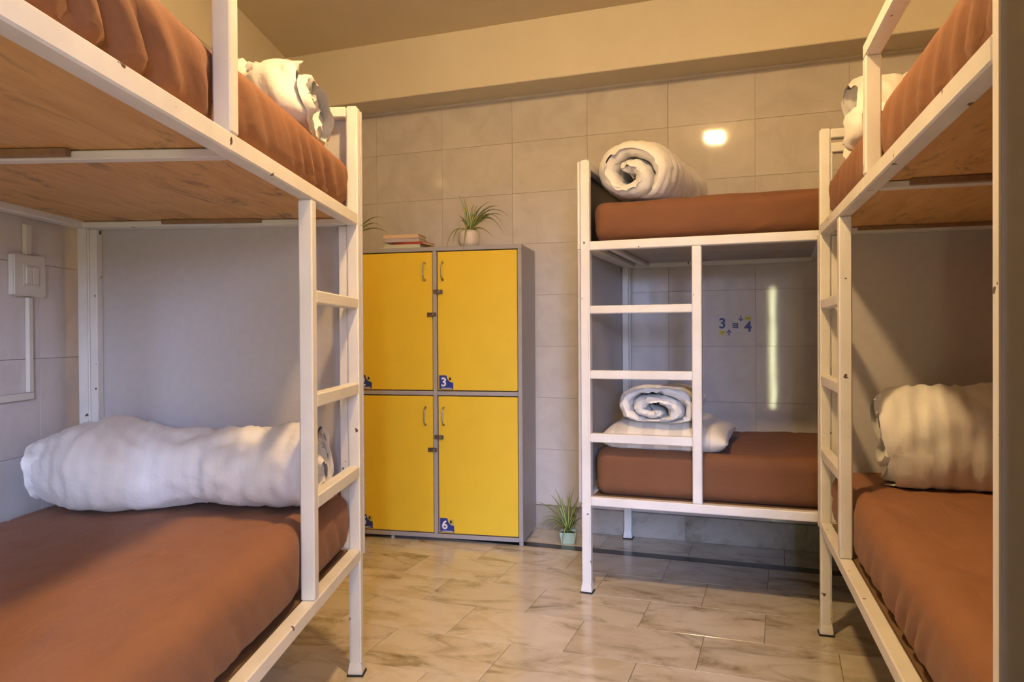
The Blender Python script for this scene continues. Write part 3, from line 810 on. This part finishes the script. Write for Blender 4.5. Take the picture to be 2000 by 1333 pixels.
LV3 = [(-34, 60, -64, 56, .03), (-40, 52, -56, -12, .04), (-10, 60, -26, 82, .0), (2, 60, 4, 80, .02), (14, 56, 24, 74, .0), (20, 50, 34, 60, -.04), (-24, 46, -50, 24, .05),
       (24, 44, 40, 20, .04), (-6, 40, -14, 64, -.05), (8, 44, 14, 58, .05), (-14, 54, -36, 66, -.04), (-4, 36, -10, -28, .12), (18, 36, 30, 6, .08), (-18, 30, -30, 6, .08),
       (4, 50, -2, 70, -.02), (12, 54, 32, 50, .03), (-20, 56, -44, 48, -.02), (-12, 40, -20, 40, .06), (6, 38, 22, 36, .09), (0, 56, 12, 84, -.03)]
pl3 = plant('spider_plant', 'small spider plant in a mint green pot on the floor', Vector((0.290, 3.93, 0.0)), pot2, POTG, 0.060, 0.036, LV3, 0.0070, s2)
pl3.rotation_euler = (0, 0, R(-8))

# ------------------------------------------------------------------ bed number sign on the tiles
pr = Print()
def arrow(x, z, up):
    s = 1 if up else -1
    pr.rect(x - .0028, x + .0028, z - .014, z + .014, NAVY)
    pr.poly([(x, z + s * .016), (x - .013, z + s * .002), (x - .0095, z - s * .001), (x, z + s * .0095), (x + .0095, z - s * .001), (x + .013, z + s * .002)], NAVY)
cx, cz = 1.2217, 1.140
pr.text('3', 0.074, 1.161 - cx, 1.1455 - cz, NAVY, 0.0018)
pr.text('4', 0.074, 1.288 - cx, 1.128 - cz, NAVY, 0.0018)
for zz in (0.0095, 0.0, -0.0095): pr.rect(1.2255 - cx - .0145, 1.2255 - cx + .0145, 1.1365 - cz + zz - .0034, 1.1365 - cz + zz + .0034, NAVY)
pr.rect(1.2255 - cx + .010, 1.2255 - cx + .0145, 1.1365 - cz - .0165, 1.1365 - cz + .010, NAVY)
pr.rect(1.288 - cx - .017, 1.288 - cx + .017, 1.173 - cz - .0105, 1.173 - cz + .0105, YPRINT); pr.rect(1.288 - cx - .011, 1.288 - cx + .011, 1.173 - cz - .002, 1.173 - cz + .002, OLIVE)
pr.rect(1.162 - cx - .0155, 1.162 - cx + .0155, 1.100 - cz - .0105, 1.100 - cz + .0105, YPRINT); pr.rect(1.162 - cx - .005, 1.162 - cx + .005, 1.100 - cz - .002, 1.100 - cz + .002, OLIVE)
arrow(1.2528 - cx, 1.173 - cz, False); arrow(1.194 - cx, 1.099 - cz, True)
sg = pr.build('bed_number_sticker', None, WP + WE * cx + WN * 0.0006 + Vector((0, 0, cz)), WA)
tag(sg, 'blue and yellow bed number sticker on the tiles inside the back bunk', 'sticker')

# ------------------------------------------------------------------ light switch and cable trunking on the left wall
def lwx(u): return -u
sw = thing('light_switch', LW + LE * 0.236 + Vector((0, 0, 1.280)), lw_rz, 'cream double light switch on the left wall tiles', 'switch')
box('back_box', -.068, .068, -.014, -.0005, -.060, .060, PLASTIC, sw, 0.003)
box('cover_plate', -.070, .070, -.022, -.0145, -.062, .062, PLASTIC, sw, 0.004, 2)
box('switch_frame', -.033, .033, -.0245, -.0222, -.032, .032, PLASTIC, sw, 0.001)
for x in (-.0145, .0145): box('rocker', x - .0135, x + .0135, -.030, -.0248, -.026, .026, PLASTIC, sw, 0.002)
tk = thing('cable_trunking', LW + LE * 0.23 + Vector((0, 0, 0.90)), lw_rz, 'white plastic cable trunking running from the switch on the left wall', 'trunking')
box('trunking_length', -.013, .013, -.014, -.0006, 0.4435, 0.535, PLASTIC, tk, 0.002)
box('trunking_length', -.004, .016, -.014, -.0006, 0.030, 0.316, PLASTIC, tk, 0.002)
box('trunking_length', -0.80, .018, -.014, -.0006, 0.008, 0.029, PLASTIC, tk, 0.002)
